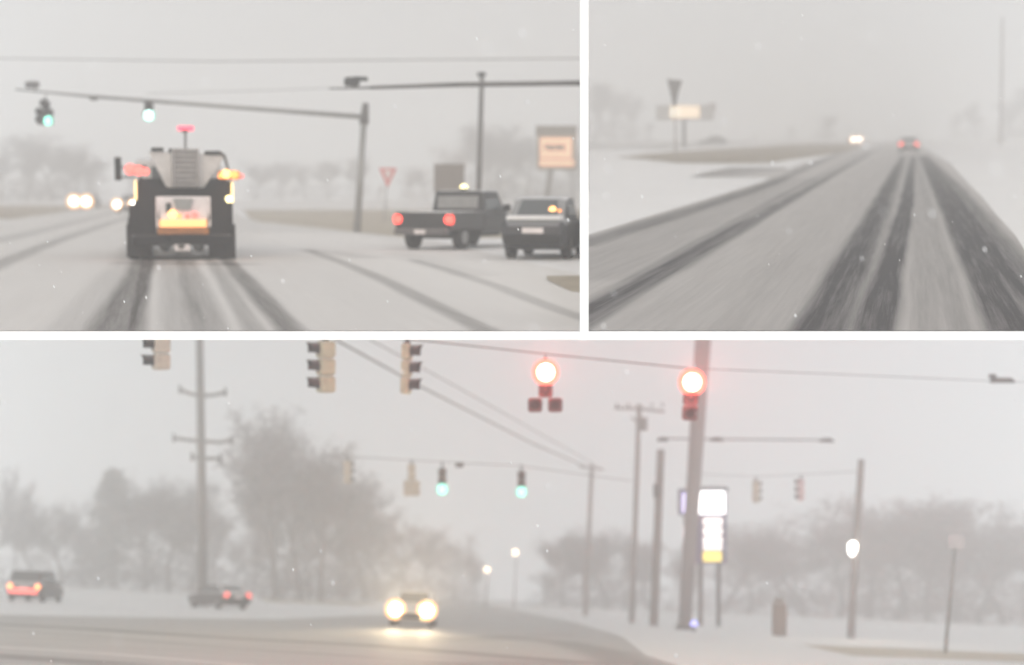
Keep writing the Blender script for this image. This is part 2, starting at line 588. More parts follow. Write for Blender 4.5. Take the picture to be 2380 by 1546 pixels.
def leafy(mb, rnd, c, rad, n, size):
    for i in range(n):
        q = Vector((rnd.gauss(0, 1), rnd.gauss(0, 1), rnd.gauss(0, 1)))
        q = c + q * rad * .55
        u = Vector((rnd.gauss(0, 1), rnd.gauss(0, 1), rnd.gauss(0, 1))).normalized()
        w = u.orthogonal().normalized()
        s = size * rnd.uniform(.5, 1.4)
        mb.add([q - u * s, q + w * s * .35, q + u * s, q - w * s * .35], [(0, 1, 2, 3)])
def make_tree(kind, seed, crownm, dens=1.0):
    """10 m tall, scaled afterwards"""
    rnd = random.Random(seed)
    root = bpy.data.objects.new(kind, None)
    col.objects.link(root)
    tr = MB()
    cr = MB()
    if kind == 'pine_tree':
        tr.tube((0, 0, -.3), (.1, 0, 9.6), .22, .04, 8)
        z = 1.0
        while z < 9.7:
            r = (10 - z) * .27 + .1
            for k in range(9):
                az = rnd.uniform(0, 6.28)
                e = Vector((math.cos(az) * r, math.sin(az) * r, z - .25 * r)) * 1.0
                tr.tube((.05, 0, z), e, .03, .01, 3)
                for q in range(4):
                    leafy(cr, rnd, Vector((.05, 0, z)).lerp(e, .3 + .22 * q), .28, int(8 * dens), .22)
            z += .42
    else:
        tips = []
        limb(tr, rnd, Vector((0, 0, -.3)), Vector((0, 0, 1)), 7.2, .26, 0, tips)
        for t in tips:
            if t.z > 1.6:
                leafy(cr, rnd, t, .5, int(5 * dens), .15)
        if kind == 'bushy_tree':
            for k in range(80):
                az, ra = rnd.uniform(0, 6.28), rnd.uniform(.3, 3.7)
                leafy(cr, rnd, Vector((math.cos(az) * ra, math.sin(az) * ra, rnd.uniform(.15, 6.2) * (1 - ra / 9))), .7, 20, .17)
    tr.build('trunk', M_bark, root)
    cr.build('crown', crownm, root)
    zz = [v[2] for v in cr.v]
    return root, max(zz)
M_bark = mat('bark', (.22, .205, .20), .9, var=.3, scale=10)
M_twig = mat('bare_twigs', (.30, .29, .30), .9, var=.4, scale=1.5)
M_twigw = mat('reddish_twigs', (.32, .26, .255), .9, var=.4, scale=1.5)
M_need = mat('needles', (.22, .235, .22), .9, var=.4, scale=1.5)
PROTO = {}
ALT = {'bush': ['bush', 'bush2', 'bush3'], 'bushw': ['bushw', 'bushw2']}
for key, kind, seed, cm, dn in (('bare2', 'bare_tree', 11, M_twig, 1.3), ('bush', 'bushy_tree', 5, M_twig, 1.0),
                                ('bushw', 'bushy_tree', 8, M_twigw, 1.2), ('bush2', 'bushy_tree', 21, M_twig, .8), ('bush3', 'bushy_tree', 34, M_twig, 1.3), ('bushw2', 'bushy_tree', 40, M_twigw, .8), ('pine', 'pine_tree', 2, M_need, 1.0)):
    PROTO[key] = make_tree(kind, seed, cm, dn)
used = set()
ORD = ['leftmost', 'second', 'third', 'fourth', 'fifth', 'sixth', 'rightmost']
WN = {3: 'three', 4: 'four', 5: 'five', 6: 'six', 7: 'seven'}
def row_of(key, S, spots, wide, what, group, keys=None):
    spots = sorted(spots)
    n = len(spots)
    for i, (px, top, d) in enumerate(spots):
        w = 'leftmost' if i == 0 else 'rightmost' if i == n - 1 else ORD[i] + ' from left'
        tree(R.choice(ALT[key]), S, px + R.uniform(-9, 9), top + R.uniform(-20, 26), d * (1.6 if S is STA else 1.55 if S is STC else 1.2), wide * R.uniform(.85, 1.3), R.uniform(0, 6), '%s of the %s %s' % (w, WN[n], what), group)
def tree(key, S, px, top, d, wide=1.0, rz=0.0, label='', group=None):
    root, hh = PROTO[key]
    if key in used:
        root = copy_tree(root)
    used.add(key)
    g = G(S, px, d)
    h = (yh(S, px) + F * S[0] / d - top) / F * d
    k = h / hh
    root.location = g
    root.scale = (k * wide, k * wide, k)
    root.rotation_euler = (0, 0, rz)
    tag(root, label, 'tree', group)
R = random.Random(77)
# upper left: hazy rows
gA = 'hazy trees beyond the upper left road'
row_of('bush', STA, ((-70, 330, 150), (-10, 305, 165), (60, 300, 158), (120, 315, 170), (175, 345, 160), (215, 385, 175)), 1.35, 'hazy trees left of the salt truck', gA)
row_of('bush', STA, ((300, 385, 230), (590, 350, 190), (650, 340, 200), (710, 350, 190), (770, 345, 205), (830, 365, 195)), 1.25, 'hazy trees between truck and signal pole', gA)
row_of('bushw', STA, ((890, 400, 190), (945, 385, 200), (1000, 375, 195), (1060, 350, 185)), 1.2, 'low brownish trees behind the yield sign', gA)
row_of('bush', STA, ((1110, 300, 170), (1165, 290, 176), (1220, 305, 168), (1275, 325, 180), (1330, 315, 172)), 1.2, 'tall hazy trees behind the lit tan shop sign', gA)
# upper right
gB = 'faint trees beyond the upper right road'
row_of('bush', STB, ((1385, 175, 300), (1430, 185, 320), (1475, 215, 330), (1515, 262, 340)), 1.0, 'very faint trees left of the slushy road', gB)
row_of('bush', STB, ((1760, 285, 360), (1840, 275, 380), (1920, 270, 370), (2000, 285, 390)), 1.3, 'very faint trees above the lone headlight', gB)
row_of('bush', STB, ((2210, 255, 400), (2270, 225, 360), (2330, 205, 330), (2380, 190, 320)), 1.1, 'very faint trees right of the red-lamp car', gB)
# lower
gC = 'hazy trees around the lower crossing'
tree('pine', STC, 262, 1082, 225, 1.5, 1, 'slim pointed conifer between the rear-lit car at the edge and the tall transmission pole', gC)
tree('bare2', STC, 36, 1075, 220, .5, 2, 'narrow bare tree above the red-lit car at the left edge', gC)
row_of('bush', STC, ((-40, 1150, 130), (85, 1170, 138), (140, 1155, 128), (200, 1190, 135)), 1.1, 'grey trees around the pointed conifer', gC)
row_of('bush', STC, ((330, 1105, 126), (385, 1098, 122), (440, 1105, 128)), 1.25, 'broad trees just left of the transmission pole', gC)
row_of('bush', STC, ((500, 1185, 132), (545, 1215, 140), (580, 1240, 136)), 1.0, 'low trees just right of the transmission pole', gC)
tree('bare2', STC, 640, 925, 155, 1.0, .5, 'tallest bare tree with a ragged crown, left of the hanging amber signals', gC)
tree('bush', STC, 700, 965, 160, 1.0, 2, 'big dense bare tree just right of the tallest ragged tree', gC)
tree('bare2', STC, 745, 1010, 158, 1.1, 4, 'big bare tree under the middle amber signal', gC)
row_of('bush', STC, ((655, 1080, 114), (790, 1035, 124), (840, 1090, 120), (720, 1130, 112), (800, 1150, 116)), 1.15, 'dense grey trees left of the headlights', gC)
row_of('bushw', STC, ((900, 1135, 128), (950, 1160, 136), (1010, 1190, 150), (1060, 1215, 165), (1095, 1265, 180)), 1.15, 'brownish trees behind the dazzling headlights', gC)
row_of('bush', STC, ((1262, 1290, 138), (1310, 1230, 134), (1360, 1212, 130), (1415, 1222, 128), (1460, 1240, 134), (1510, 1230, 136)), 1.4, 'round grey trees behind the thin poles', gC)
row_of('bushw', STC, ((1600, 1240, 140), (1680, 1215, 142), (1745, 1200, 138), (1810, 1190, 142), (1880, 1178, 138), (1945, 1160, 136)), 1.75, 'brown trees right of the price sign', gC)
row_of('bushw', STC, ((2020, 1130, 136), (2080, 1112, 132), (2150, 1118, 136), (2215, 1140, 134), (2270, 1190, 130), (2330, 1160, 128), (2400, 1140, 130)), 1.6, 'tall trees right of the street lamp', gC)

# ------------------------------------------------------------------ vehicles
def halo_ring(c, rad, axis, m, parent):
    """glowing ring that imitates the bloom round a lit lens"""
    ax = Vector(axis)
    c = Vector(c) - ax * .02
    return MB().dome(c, rad, axis, .12).build('bloom_ring', m, parent)  # emissive ring added as the lamp's bloom, no part of the lamp
def wheel(root, x, y, r=.34, w=.24, dual=False):
    t = MB()
    for k in range(2 if dual else 1):
        xx = x + (k * -.27 * (1 if x > 0 else -1))
        n = 22
        rings = []
        for s, rr in ((-.5, .86), (-.36, 1), (.36, 1), (.5, .86)):
            rings.append([(xx + s * w, y + math.cos(2 * math.pi * i / n) * r * rr, r + math.sin(2 * math.pi * i / n) * r * rr) for i in range(n)])
        t.loft(rings)
    o = t.build('wheel', M_rub, root)
    sgn = 1 if x > 0 else -1
    MB().tube((x + sgn * w * .42, y, r), (x + sgn * w * .52, y, r), r * .58, r * .5, 16).build('rim', M_rim, o)
def ring(y, zb, zt, wb, wm, wt, r=.08):
    """body cross-section: 10 points"""
    zm = zb + (zt - zb) * .45
    return [(-wb + r, y, zb), (wb - r, y, zb), (wb, y, zb + r), (wm, y, zm), (wm, y, zt - r * 1.2), (wt, y, zt), (-wt, y, zt), (-wm, y, zt - r * 1.2), (-wm, y, zm), (-wb, y, zb + r)]
def sedan(loc, rz, S, label, group, m, taillamp, W=1.78, L=4.6, H=1.45, lampr=.11, head=None, cap=True, suv=False, extra=None, name='parked_car'):
    root = thing(name, loc, label, 'car', group, rz, S)
    w = W / 2
    y0 = 0.0
    b = MB()
    bt = .92 if not suv else 1.0                      # belt height
    st = [(0.0, .45, bt - .14, w - .16, w - .12, w - .2), (.12, .30, bt - .02, w - .06, w - .02, w - .12), (.6, .22, bt + .02, w - .03, w, w - .09),
          (L * .3, .2, bt + .02, w - .02, w, w - .07), (L * .62, .2, bt, w - .02, w, w - .08), (L * .8, .22, bt - .10, w - .03, w, w - .14),
          (L * .95, .26, bt - .2, w - .06, w - .05, w - .2), (L, .4, bt - .3, w - .16, w - .14, w - .3)]
    b.loft([ring(*q) for q in st])
    b.build('body', m, root)
    g = MB()
    ra = (.5 if not suv else .1)
    gs = [(ra, bt - .02, bt + .02, w - .12, w - .14, w - .2), (ra + (.55 if not suv else .22), bt, H - .06, w - .1, w - .16, w - .3),
          (ra + .9, bt, H, w - .1, w - .15, w - .28), (L * .52, bt, H - .02, w - .1, w - .15, w - .28), (L * .72, bt - .06, bt, w - .12, w - .15, w - .25)]
    g.loft([ring(*q, r=.03) for q in gs])
    cb = g.build('cabin', m, root)
    # windows as panes a few mm proud of the cabin
    ya, yb = gs[0][0], gs[1][0]
    def pane(nm, pts, off):
        q = MB()
        o = Vector(off)
        q.add([Vector(p) + o for p in pts] + [Vector(p) + o * .2 for p in pts], [(0, 1, 2, 3), (7, 6, 5, 4), (0, 4, 5, 1), (1, 5, 6, 2), (2, 6, 7, 3), (3, 7, 4, 0)])
        q.build(nm, M_glass, root)
    k = .12
    zlo, zhi = bt + .06, H - .1
    def ly(z):
        return ya + (yb - ya) * (z - bt) / (H - .06 - bt)
    pane('rear_window', [(-w + .28, ly(zlo), zlo), (w - .28, ly(zlo), zlo), (w - .36, ly(zhi), zhi), (-w + .36, ly(zhi), zhi)], (0, -.03, .02))
    yf0, yf1 = L * .72, L * .52
    def lf(z):
        return yf0 + (yf1 - yf0) * (z - bt) / (H - bt)
    pane('windscreen', [(-w + .26, lf(zlo), zlo), (w - .26, lf(zlo), zlo), (w - .34, lf(zhi), zhi), (-w + .34, lf(zhi), zhi)], (0, .05, .02))
    for s in (-1, 1):
        pane('side_window', [(s * (w - .135), ya + .55, zlo), (s * (w - .135), L * .62, zlo), (s * (w - .2), L * .53, zhi), (s * (w - .2), ya + .75, zhi)], (s * .03, 0, 0))
        for yy in (.82, L - .85):
            wheel(root, s * (w - .12), yy, .33, .22)
        MB().box((s * (w + .07), L * .62, bt + .06), (.2, .1, .14)).build('wing_mirror', m, root)
        if taillamp:
            tl = MB().dome((s * (w - .22), .06 if not suv else .0, bt - .18), lampr, (0, -1, 0), .5).build('tail_lamp', taillamp, root)
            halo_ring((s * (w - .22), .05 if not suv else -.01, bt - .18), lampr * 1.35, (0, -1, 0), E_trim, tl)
        if head:
            hl = MB().dome((s * (w - .26), L + .06, .68), lampr, (0, 1, 0), .6).build('headlight', head, root)
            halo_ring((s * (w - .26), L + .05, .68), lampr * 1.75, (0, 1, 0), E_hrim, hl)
    MB().box((0, -.02, .48), (W - .22, .12, .2)).build('rear_bumper', M_black2, root)
    MB().box((0, L + .0, .45), (W - .3, .12, .2)).build('front_bumper', M_black2, root)
    MB().box((0, -.0, bt - .24), (.5, .06, .13)).build('number_plate', M_whitep, root)
    if cap:
        MB().box((0, .33, bt + .05), (W - .26, .46, .10)).build('snow_cover', M_snowcap, root)
    return root
def pickup(loc, rz, S, label, m, W=1.75, L=4.9, H=1.62):
    root = thing('pickup_truck', loc, label, 'pickup truck', None, rz, S)
    w = W / 2
    bed = 1.85
    b = MB()
    # bed: floor, sides, tailgate and front wall
    b.box((0, bed / 2, .60), (W - .1, bed, .12))
    for s in (-1, 1):
        b.box((s * (w - .05), bed / 2, .80), (.1, bed, .46))
    b.box((0, bed - .04, .80), (W - .2, .08, .46))
    b.build('bed', m, root)
    MB().box((0, .03, .80), (W - .3, .07, .44)).build('tailgate', m, root)
    MB().box((0, bed * .55, .985), (W - .28, bed * .7, .10)).build('snow_load', M_snowcap, root)
    c = MB()
    y0 = bed + .02
    c.loft([ring(y0, .42, 1.03, w - .05, w, w - .04), ring(y0 + 1.35, .40, 1.03, w - .05, w, w - .05), ring(y0 + 1.5, .40, 1.0, w - .05, w, w - .12),
            ring(L - .25, .40, .92, w - .06, w - .02, w - .15), ring(L, .5, .82, w - .14, w - .12, w - .25)])
    c.build('body', m, root)
    g = MB()
    g.loft([ring(y0 + .02, 1.0, 1.05, w - .06, w - .06, w - .08, .02), ring(y0 + .12, 1.0, H - .03, w - .08, w - .12, w - .2, .03),
            ring(y0 + .3, 1.0, H, w - .08, w - .12, w - .2, .03), ring(y0 + .95, 1.0, H - .01, w - .08, w - .12, w - .2, .03), ring(y0 + 1.45, .98, 1.02, w - .08, w - .1, w - .2, .02)])
    g.build('cabin', m, root)
    q = MB().box((0, y0 + .04, 1.28), (W - .48, .05, .34), rx=-.12)
    q.build('rear_window', M_glassl, root)
    for s in (-1, 1):
        pts = [(s * (w - .08), y0 + .2, 1.08), (s * (w - .08), y0 + 1.25, 1.08), (s * (w - .165), y0 + .92, H - .12), (s * (w - .165), y0 + .25, H - .12)]
        vs = [Vector(p) + Vector((s * .02, 0, 0)) for p in pts] + [Vector(p) for p in pts]
        MB().add(vs, [(0, 1, 2, 3), (7, 6, 5, 4), (0, 4, 5, 1), (1, 5, 6, 2), (2, 6, 7, 3), (3, 7, 4, 0)]).build('side_window', M_glass, root)
        for yy in (.75, L - .8):
            wheel(root, s * (w - .13), yy, .34, .24)
        MB().dome((s * (w - .09), -.01, .83), .13, (0, -1, 0), .5).build('tail_lamp', E_redl, root)
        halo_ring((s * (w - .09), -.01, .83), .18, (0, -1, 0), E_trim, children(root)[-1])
        MB().box((s * (w - .09), .03, .80), (.15, .09, .40)).build('lamp_housing', M_black2, root)
        MB().box((s * (w + .1), y0 + 1.15, 1.12), (.2, .1, .2)).build('wing_mirror', M_black2, root)
    MB().box((0, -.1, .50), (W - .1, .16, .17)).build('rear_bumper', M_steel2, root)
    MB().box((0, L + .02, .5), (W - .2, .14, .2)).build('front_bumper', M_steel2, root)
    MB().tube((-w + .15, .75, .34), (w - .15, .75, .34), .05).box((0, 2.4, .38), (.5, 3.2, .14)).build('chassis', M_black2, root)
    MB().box((0, -.19, .50), (.34, .02, .12)).build('number_plate', M_whitep, root)
    bc = MB().tube((.05, y0 + .3, H), (.05, y0 + .3, H + .05), .12)
    o = bc.build('beacon_base', M_black2, root)
    MB().dome((.05, y0 + .3, H + .05), .115, (0, 0, 1), 1.0).build('beacon_lamp', E_yel, o)
    return root

# the pickup and the dark car on the right of the upper left road
pickup(G(STA, 984, 40.5), math.radians(-27), STA, 'dark grey pickup truck with two red tail lamps and a yellow strobe on its roof', M_dgrey)
v = sedan(G(STA, 1238, 34.5), math.radians(-11), STA, 'dark snow-topped car seen from behind at the roadside, nearest vehicle beside the white post', None, M_dblue, None, W=1.55, L=3.9, H=1.46, suv=False, name='snowy_car')
for x_, z_, mm, r_ in ((-.40, 1.04, E_redp, .06), (.34, 1.14, E_ambl, .09), (.50, 1.10, E_amber, .06)):
    MB().dome((x_, .72, z_), r_, (0, -1, 0), .6).build('warning_lamp', mm, v)

# oncoming cars
def oncoming(px, d, S, label, lens, r=.13, m=M_cargrey, W=1.75, w_glow=0):
    c = sedan(G(S, px, d), math.pi, S, label, None, m, None, W=W, head=lens, lampr=r, cap=False, name='oncoming_car')
    # sedan() builds from the tail: shift so that the front stands at the given place
    f = Vector((0, 1, S[1])).normalized()
    c.location = G(S, px, d) + f * 4.6
    if w_glow:
        for s in (-1, 1):
            glow(c, (s * .6, 5.0, .72), (1, .78, .48), w_glow, rot=(math.pi / 2 + .36, 0, 0), cone=66)
    return c
oncoming(187, 150, STA, 'oncoming car reduced to white headlights in the haze at the far left', E_headf, .42)
oncoming(292, 112, STA, 'oncoming car half hidden behind the left side of the salt truck, its headlights warm', E_headf, .24)
oncoming(1990, 300, STB, 'far oncoming car on the slushy road, only a pale headlight glow', E_headf, .42)
HC = oncoming(952, 60, STC, 'oncoming car at the lower crossing with two dazzling warm headlights', E_head, .24, W=1.78, w_glow=6500, m=M_palecar)
MB().dome((-.45, 4.66, .34), .07, (0, 1, 0), .5).build('fog_lamp', E_yelp, HC)

sedan(G(STB, 2112, 138), math.radians(-14.8), STB, 'small dark car with two red tail lamps far ahead on the slushy road', None, M_cargrey, E_redp, lampr=.20, name='red_lamp_car')
c = sedan(G(STC, 52, 82), math.radians(0), STC, 'snowy-roofed car with a glowing red rear at the left edge of the crossing', None, M_cargrey, E_ambl, W=1.95, lampr=.13, suv=True, H=1.72, name='red_lit_car')
MB().box((0, -.09, .58), (1.6, .06, .28)).build('light_strip', E_redp, c)
sedan(G(STC, 552, 84), math.radians(38), STC, 'low dark car with two small red lamps at its right end, left of the crossing', None, M_dgrey, E_redp, lampr=.16, H=1.35, name='dark_car')

# ------------------------------------------------------------------ salt truck
TD = 34.5
U = TD / F
tr = thing('salt_truck', G(STA, 422, TD), 'black salt spreading truck seen from behind with orange and red lamps and a red beacon', 'truck', None, math.radians(13.0), STA)
def X(px): return (px - 422) * U
def Zt(py): return (605 - py) * U
# dump body with a sagging top edge: corner posts, tailgate plate, sides
b = MB()
top = [(330, 412), (345, 416), (372, 428), (405, 439), (440, 441), (480, 436), (505, 424), (530, 416)]
poly = [(X(p), Zt(q)) for p, q in top] + [(X(532), Zt(452)), (X(520), Zt(462)), (X(366), Zt(462)), (X(326), Zt(452))]
b.prism(poly, 0, .07)
for p0, p1 in ((327, 367), (488, 532)):
    b.prism([(X(p0), Zt(450)), (X(p1), Zt(450)), (X(p1), Zt(545)), (X(p0), Zt(545))], 0, .12)
b.prism([(X(306), Zt(476)), (X(330), Zt(476)), (X(330), Zt(545)), (X(306), Zt(545))], .1, .3)
b.prism([(X(530), Zt(476)), (X(540), Zt(476)), (X(540), Zt(545)), (X(530), Zt(545))], .1, .3)
b.build('tailgate', M_black, tr)
b = MB()
for s in (-1, 1):
    b.box((s * 1.06 + .08, 1.9, 1.32), (.08, 3.5, 1.0))
b.box((.08, 1.9, .85), (2.1, 3.6, .12))
b.box((.08, 3.6, 1.35), (2.1, .08, 1.1))
b.build('dump_body', M_black, tr)
# hopper above: sloping pale plates
h = MB()
h.loft([[(X(392), .5, Zt(436)), (X(478), .5, Zt(436)), (X(530), .5, Zt(358)), (X(352), .5, Zt(352))],
        [(X(392), 3.2, Zt(436)), (X(478), 3.2, Zt(436)), (X(530), 3.2, Zt(358)), (X(352), 3.2, Zt(352))]])
hp = h.build('hopper', M_hop, tr)
for p0, p1, py in ((358, 387, 348), (398, 444, 350), (480, 517, 355)):
    MB().box((X((p0 + p1) / 2), .45, Zt(py)), ((p1 - p0) * U, .12, .09)).build('grate_rail', M_dkh, hp)
MB().path([Vector((X(516), .45, Zt(354))), Vector((X(526), .45, Zt(362))), Vector((X(532), .45, Zt(385))), Vector((X(536), .45, Zt(412)))], .035).build('tarp_bow', M_steel2, hp)
# ladder with rungs in the middle
l = MB()
for p in (407, 464):
    l.tube((X(p), .34, Zt(346)), (X(p), .30, Zt(434)), .03)
for q in (350, 362, 374, 386, 398, 410, 422, 432):
    l.box((X(435.5), .33, Zt(q)), (57 * U, .05, .045))
l.box((X(436), .40, Zt(388)), (54 * U, .03, 84 * U))
l.build('ladder', M_lad, tr)
# cab in front
cb = MB()
cb.loft([ring(3.9, .7, 2.35, 1.05, 1.08, .98), ring(5.3, .7, 2.45, 1.05, 1.08, .98), ring(5.6, .7, 1.7, 1.05, 1.08, .95), ring(7.0, .7, 1.6, .9, .95, .8)])
cb.build('cab', M_hop, tr)
MB().box((0, 3.87, 1.95), (1.3, .03, .5)).build('rear_window', M_glass, tr)
m_ = MB().box((-1.50, 5.2, 2.16), (.17, .08, .60))
mo = m_.build('mirror', M_black2, tr)
MB().tube((-1.46, 5.2, 2.2), (-1.0, 5.2, 2.2), .02).tube((-1.46, 5.2, 1.95), (-1.0, 5.2, 1.95), .02).build('mirror_arm', M_black2, mo)
# beacon on a mast
bs = MB().tube((X(442), 3.7, 2.3), (X(442), 3.7, 3.07), .03)
be = bs.build('beacon_mast', M_steel2, tr)
MB().box((X(443), 3.7, 3.15), (.40, .16, .12)).build('beacon_lamp', E_redd, be)
MB().box((X(441), 3.62, 3.08), (.16, .18, .07)).build('beacon_base', M_redh, be)
# marker lamps at the corners
o = MB().box((X(326), .05, Zt(396)), (46 * U, .16, .22)).build('lamp_bracket', M_redh, tr)
for p, q, r in ((311, 395, .13), (330, 398, .12), (345, 400, .09)):
    MB().dome((X(p), -.04, Zt(q)), r, (0, -1, 0), .5).build('marker_lamp', E_redp, o)
o = MB().box((X(534), .05, Zt(408)), (50 * U, .16, .2)).build('lamp_bracket', M_orange, tr)
for p, q, r, mm in ((527, 405, .105, E_ambl), (546, 407, .10, E_amber), (514, 410, .06, E_amber), (562, 410, .055, E_redp)):
    MB().dome((X(p), -.04, Zt(q)), r, (0, -1, 0), .5).build('marker_lamp', mm, o)
for p, q0, q1 in ((322, 420, 466), (541, 424, 472)):
    MB().box((X(p), .1, Zt((q0 + q1) / 2)), (.05, .05, (q1 - q0) * U)).build('side_strip', E_yelp, tr)
MB().dome((X(533), -.03, Zt(463)), .085, (0, -1, 0), .5).build('work_lamp', E_yel, tr)
# the pale spreader box in the middle
sp = MB().box((X(428), -.12, Zt(487)), (122 * U, .3, 60 * U)).build('spreader_box', M_whitep, tr)
for p in (369, 487):
    MB().box((X(p), -.14, Zt(492)), (.05, .34, 70 * U)).build('box_post', M_whitep, sp)
MB().box((X(395), -.29, Zt(483)), (.12, .03, .22)).build('latch', M_dkh, sp)
for p, q, r, mm in ((403, 497, .095, E_ambl), (453, 500, .075, E_redp), (419, 502, .05, E_amber), (437, 503, .05, E_redl)):
    MB().dome((X(p), -.30, Zt(q)), r, (0, -1, 0), .5).build('signal_lamp', mm, sp)
MB().box((X(427), -.30, Zt(519)), (106 * U, .08, 17 * U)).build('light_bar', E_ambl if False else lamp('amber_bar', (1, .50, .18), 1.15), tr)
MB().box((X(427), -.22, Zt(536)), (116 * U, .14, 17 * U)).build('spinner_guard', mat('glow_orange', (.34, .13, .03), .6, var=.3), tr)  # orange-brown colour stands in for the glow below the light bar
MB().box((X(424), .05, Zt(558)), (228 * U, .25, 26 * U)).build('rear_crossmember', M_black, tr)
b = MB()
for p in (385, 422, 461):
    b.dome((X(p), .0, Zt(568)), .14, (0, 0, -1), 1.2)
b.build('spinner', M_dkh, tr)
MB().box((X(420), .2, Zt(602)), (140 * U, .2, .12)).build('tow_bar', M_black2, tr)
MB().tube((X(330), .95, .52), (X(520), .95, .52), .09).build('axle', M_black2, tr)
for p0, p1, q1 in ((299, 351, 598), (484, 547, 603)):
    MB().box((X((p0 + p1) / 2), .12, (Zt(520) + Zt(q1)) / 2), ((p1 - p0) * U, .04, Zt(520) - Zt(q1) - .02)).build('mud_flap', M_rub, tr)
for s in (-1, 1):
    wheel(tr, s * 1.06, .95, .5, .27, True)
    wheel(tr, s * 1.05, 6.2, .5, .27)
MB().box((0, 3.4, .72), (.8, 6.6, .2)).build('chassis', M_black2, tr)
MB().prism([(X(405), Zt(462)), (X(451), Zt(462)), (X(444), Zt(488)), (X(412), Zt(488))], -.34, -.1).build('chute', M_steel, tr)
MB().path([Vector((X(376), -.1, Zt(462))), Vector((X(371), -.3, Zt(500))), Vector((X(380), -.25, Zt(545))), Vector((X(400), -.05, Zt(560)))], .022).build('hose', M_rub, tr)
MB().path([Vector((X(482), -.1, Zt(462))), Vector((X(486), -.32, Zt(505))), Vector((X(470), -.2, Zt(550)))], .022).build('hose', M_rub, tr)
MB().box((X(424), -.1, Zt(575)), (.34, .02, .15)).build('number_plate', M_whitep, tr)
glow(tr, (X(318), -.55, Zt(420)), (1, .35, .2), 14, .05, rot=(math.pi / 4, 0, 0), cone=120)
glow(tr, (X(538), -.55, Zt(425)), (1, .42, .15), 14, .05, rot=(math.pi / 4, 0, 0), cone=120)
glow(tr, (X(427), -.6, Zt(519)), (1, .5, .2), 6, .05)

# ------------------------------------------------------------------ poles, arms, wires
def upright(name, S, pb, pt, ytop, d, r0, r1, m, label, cat, group=None):
    """leaning pole, standing on road S below frame column pb, its top at (pt, ytop)"""
    g = G(S, pb, d)
    root = thing(name, g, label, cat, group)
    t = P(pt, ytop, d) - g
    MB().tube((0, 0, -.15), t, r0, r1, 12).build('pole', m, root, True)
    return root, g
def wire(name, pts, r, label, sag=0.0, group=None, m=None, cat='cable'):
    q = []
    for (a, b, da), (c, e, dc) in zip(pts, pts[1:]):
        for k in range(9):
            t = k / 8
            p = P(a, b, da).lerp(P(c, e, dc), t)
            p.z -= sag * 4 * t * (1 - t)
            q.append(p)
    o = MB().path(q, r, 5).build(name, m or M_wire)
    return tag(o, label, cat, group)
def box_at(root, g, name, px, py, d, size, m, rz=0):
    p = P(px, py, d) - g
    return MB().box(p, size, rz).build(name, m, root)

# signal pole and arm over the salt truck
r1, g1 = upright('signal_mast', STA, 829, 847, 262, 59, .15, .115, M_steel, 'grey steel signal pole whose long arm reaches left over the salt truck', 'signal pole')
P1 = lambda px, py: P(px, py, 59) - g1
MB().tube(P1(846, 272), P1(220, 225), .105, .07).tube(P1(220, 225), P1(36, 208), .065, .04).build('arm', M_steel, r1, True)
MB().tube(P1(846, 288), P1(850, 240), .19, .12).build('arm_collar', M_steel2, r1, True)
MB().box(P1(75, 197), (.5, .3, .26), 0, .3).tube(P1(84, 215), P1(78, 200), .03).build('camera', M_steel2, r1)
MB().box(P1(218, 229), (.3, .2, .14)).build('arm_joint', M_steel2, r1)

# arm from the right with a traffic camera
g2 = G(STA, 1358.5, 45)
r2 = thing('signal_mast', g2, 'thick grey arm reaching left from behind the white post, a traffic camera on it', 'signal pole')
P2 = lambda px, py: P(px, py, 45) - g2
MB().tube((0, 0, -.1), P2(1358.5, 178), .11, .10).build('pole', M_steel2, r2, True)
MB().tube(P2(1358, 193), P2(1060, 197), .085, .075).tube(P2(1060, 197), P2(860, 204), .075, .055).tube(P2(860, 204), P2(765, 206), .04, .025).build('arm', M_steel2, r2, True)
k = MB()
k.box(P2(818, 190), (.45, .35, .24), .2).box(P2(838, 183), (.42, .3, .12), .2, .25).tube(P2(822, 204), P2(820, 192), .04)
k.build('traffic_camera', M_dkh, r2)
# pole behind the pickup
r3, g3 = upright('camera_pole', STA, 1110, 1120, 180, 62, .12, .10, M_steel2, 'slim dark pole with a small camera on top, rising behind the pickup', 'pole')
MB().box(P(1119, 173, 62) - g3, (.30, .3, .16), .4).tube(P(1120, 182, 62) - g3, P(1119, 174, 62) - g3, .03).build('camera', M_dkh, r3)
wire('overhead_wire', [(-120, 134, 80), (500, 143, 76), (1352, 136, 72)], .03, 'thin faint overhead wire spanning high over the salt truck, upper of two', .0)
wire('overhead_wire', [(340, 218, 90), (560, 212, 85), (770, 205, 80), (1352, 190, 74)], .02, 'thin faint wire between the two signal arms, lower of two', .0)
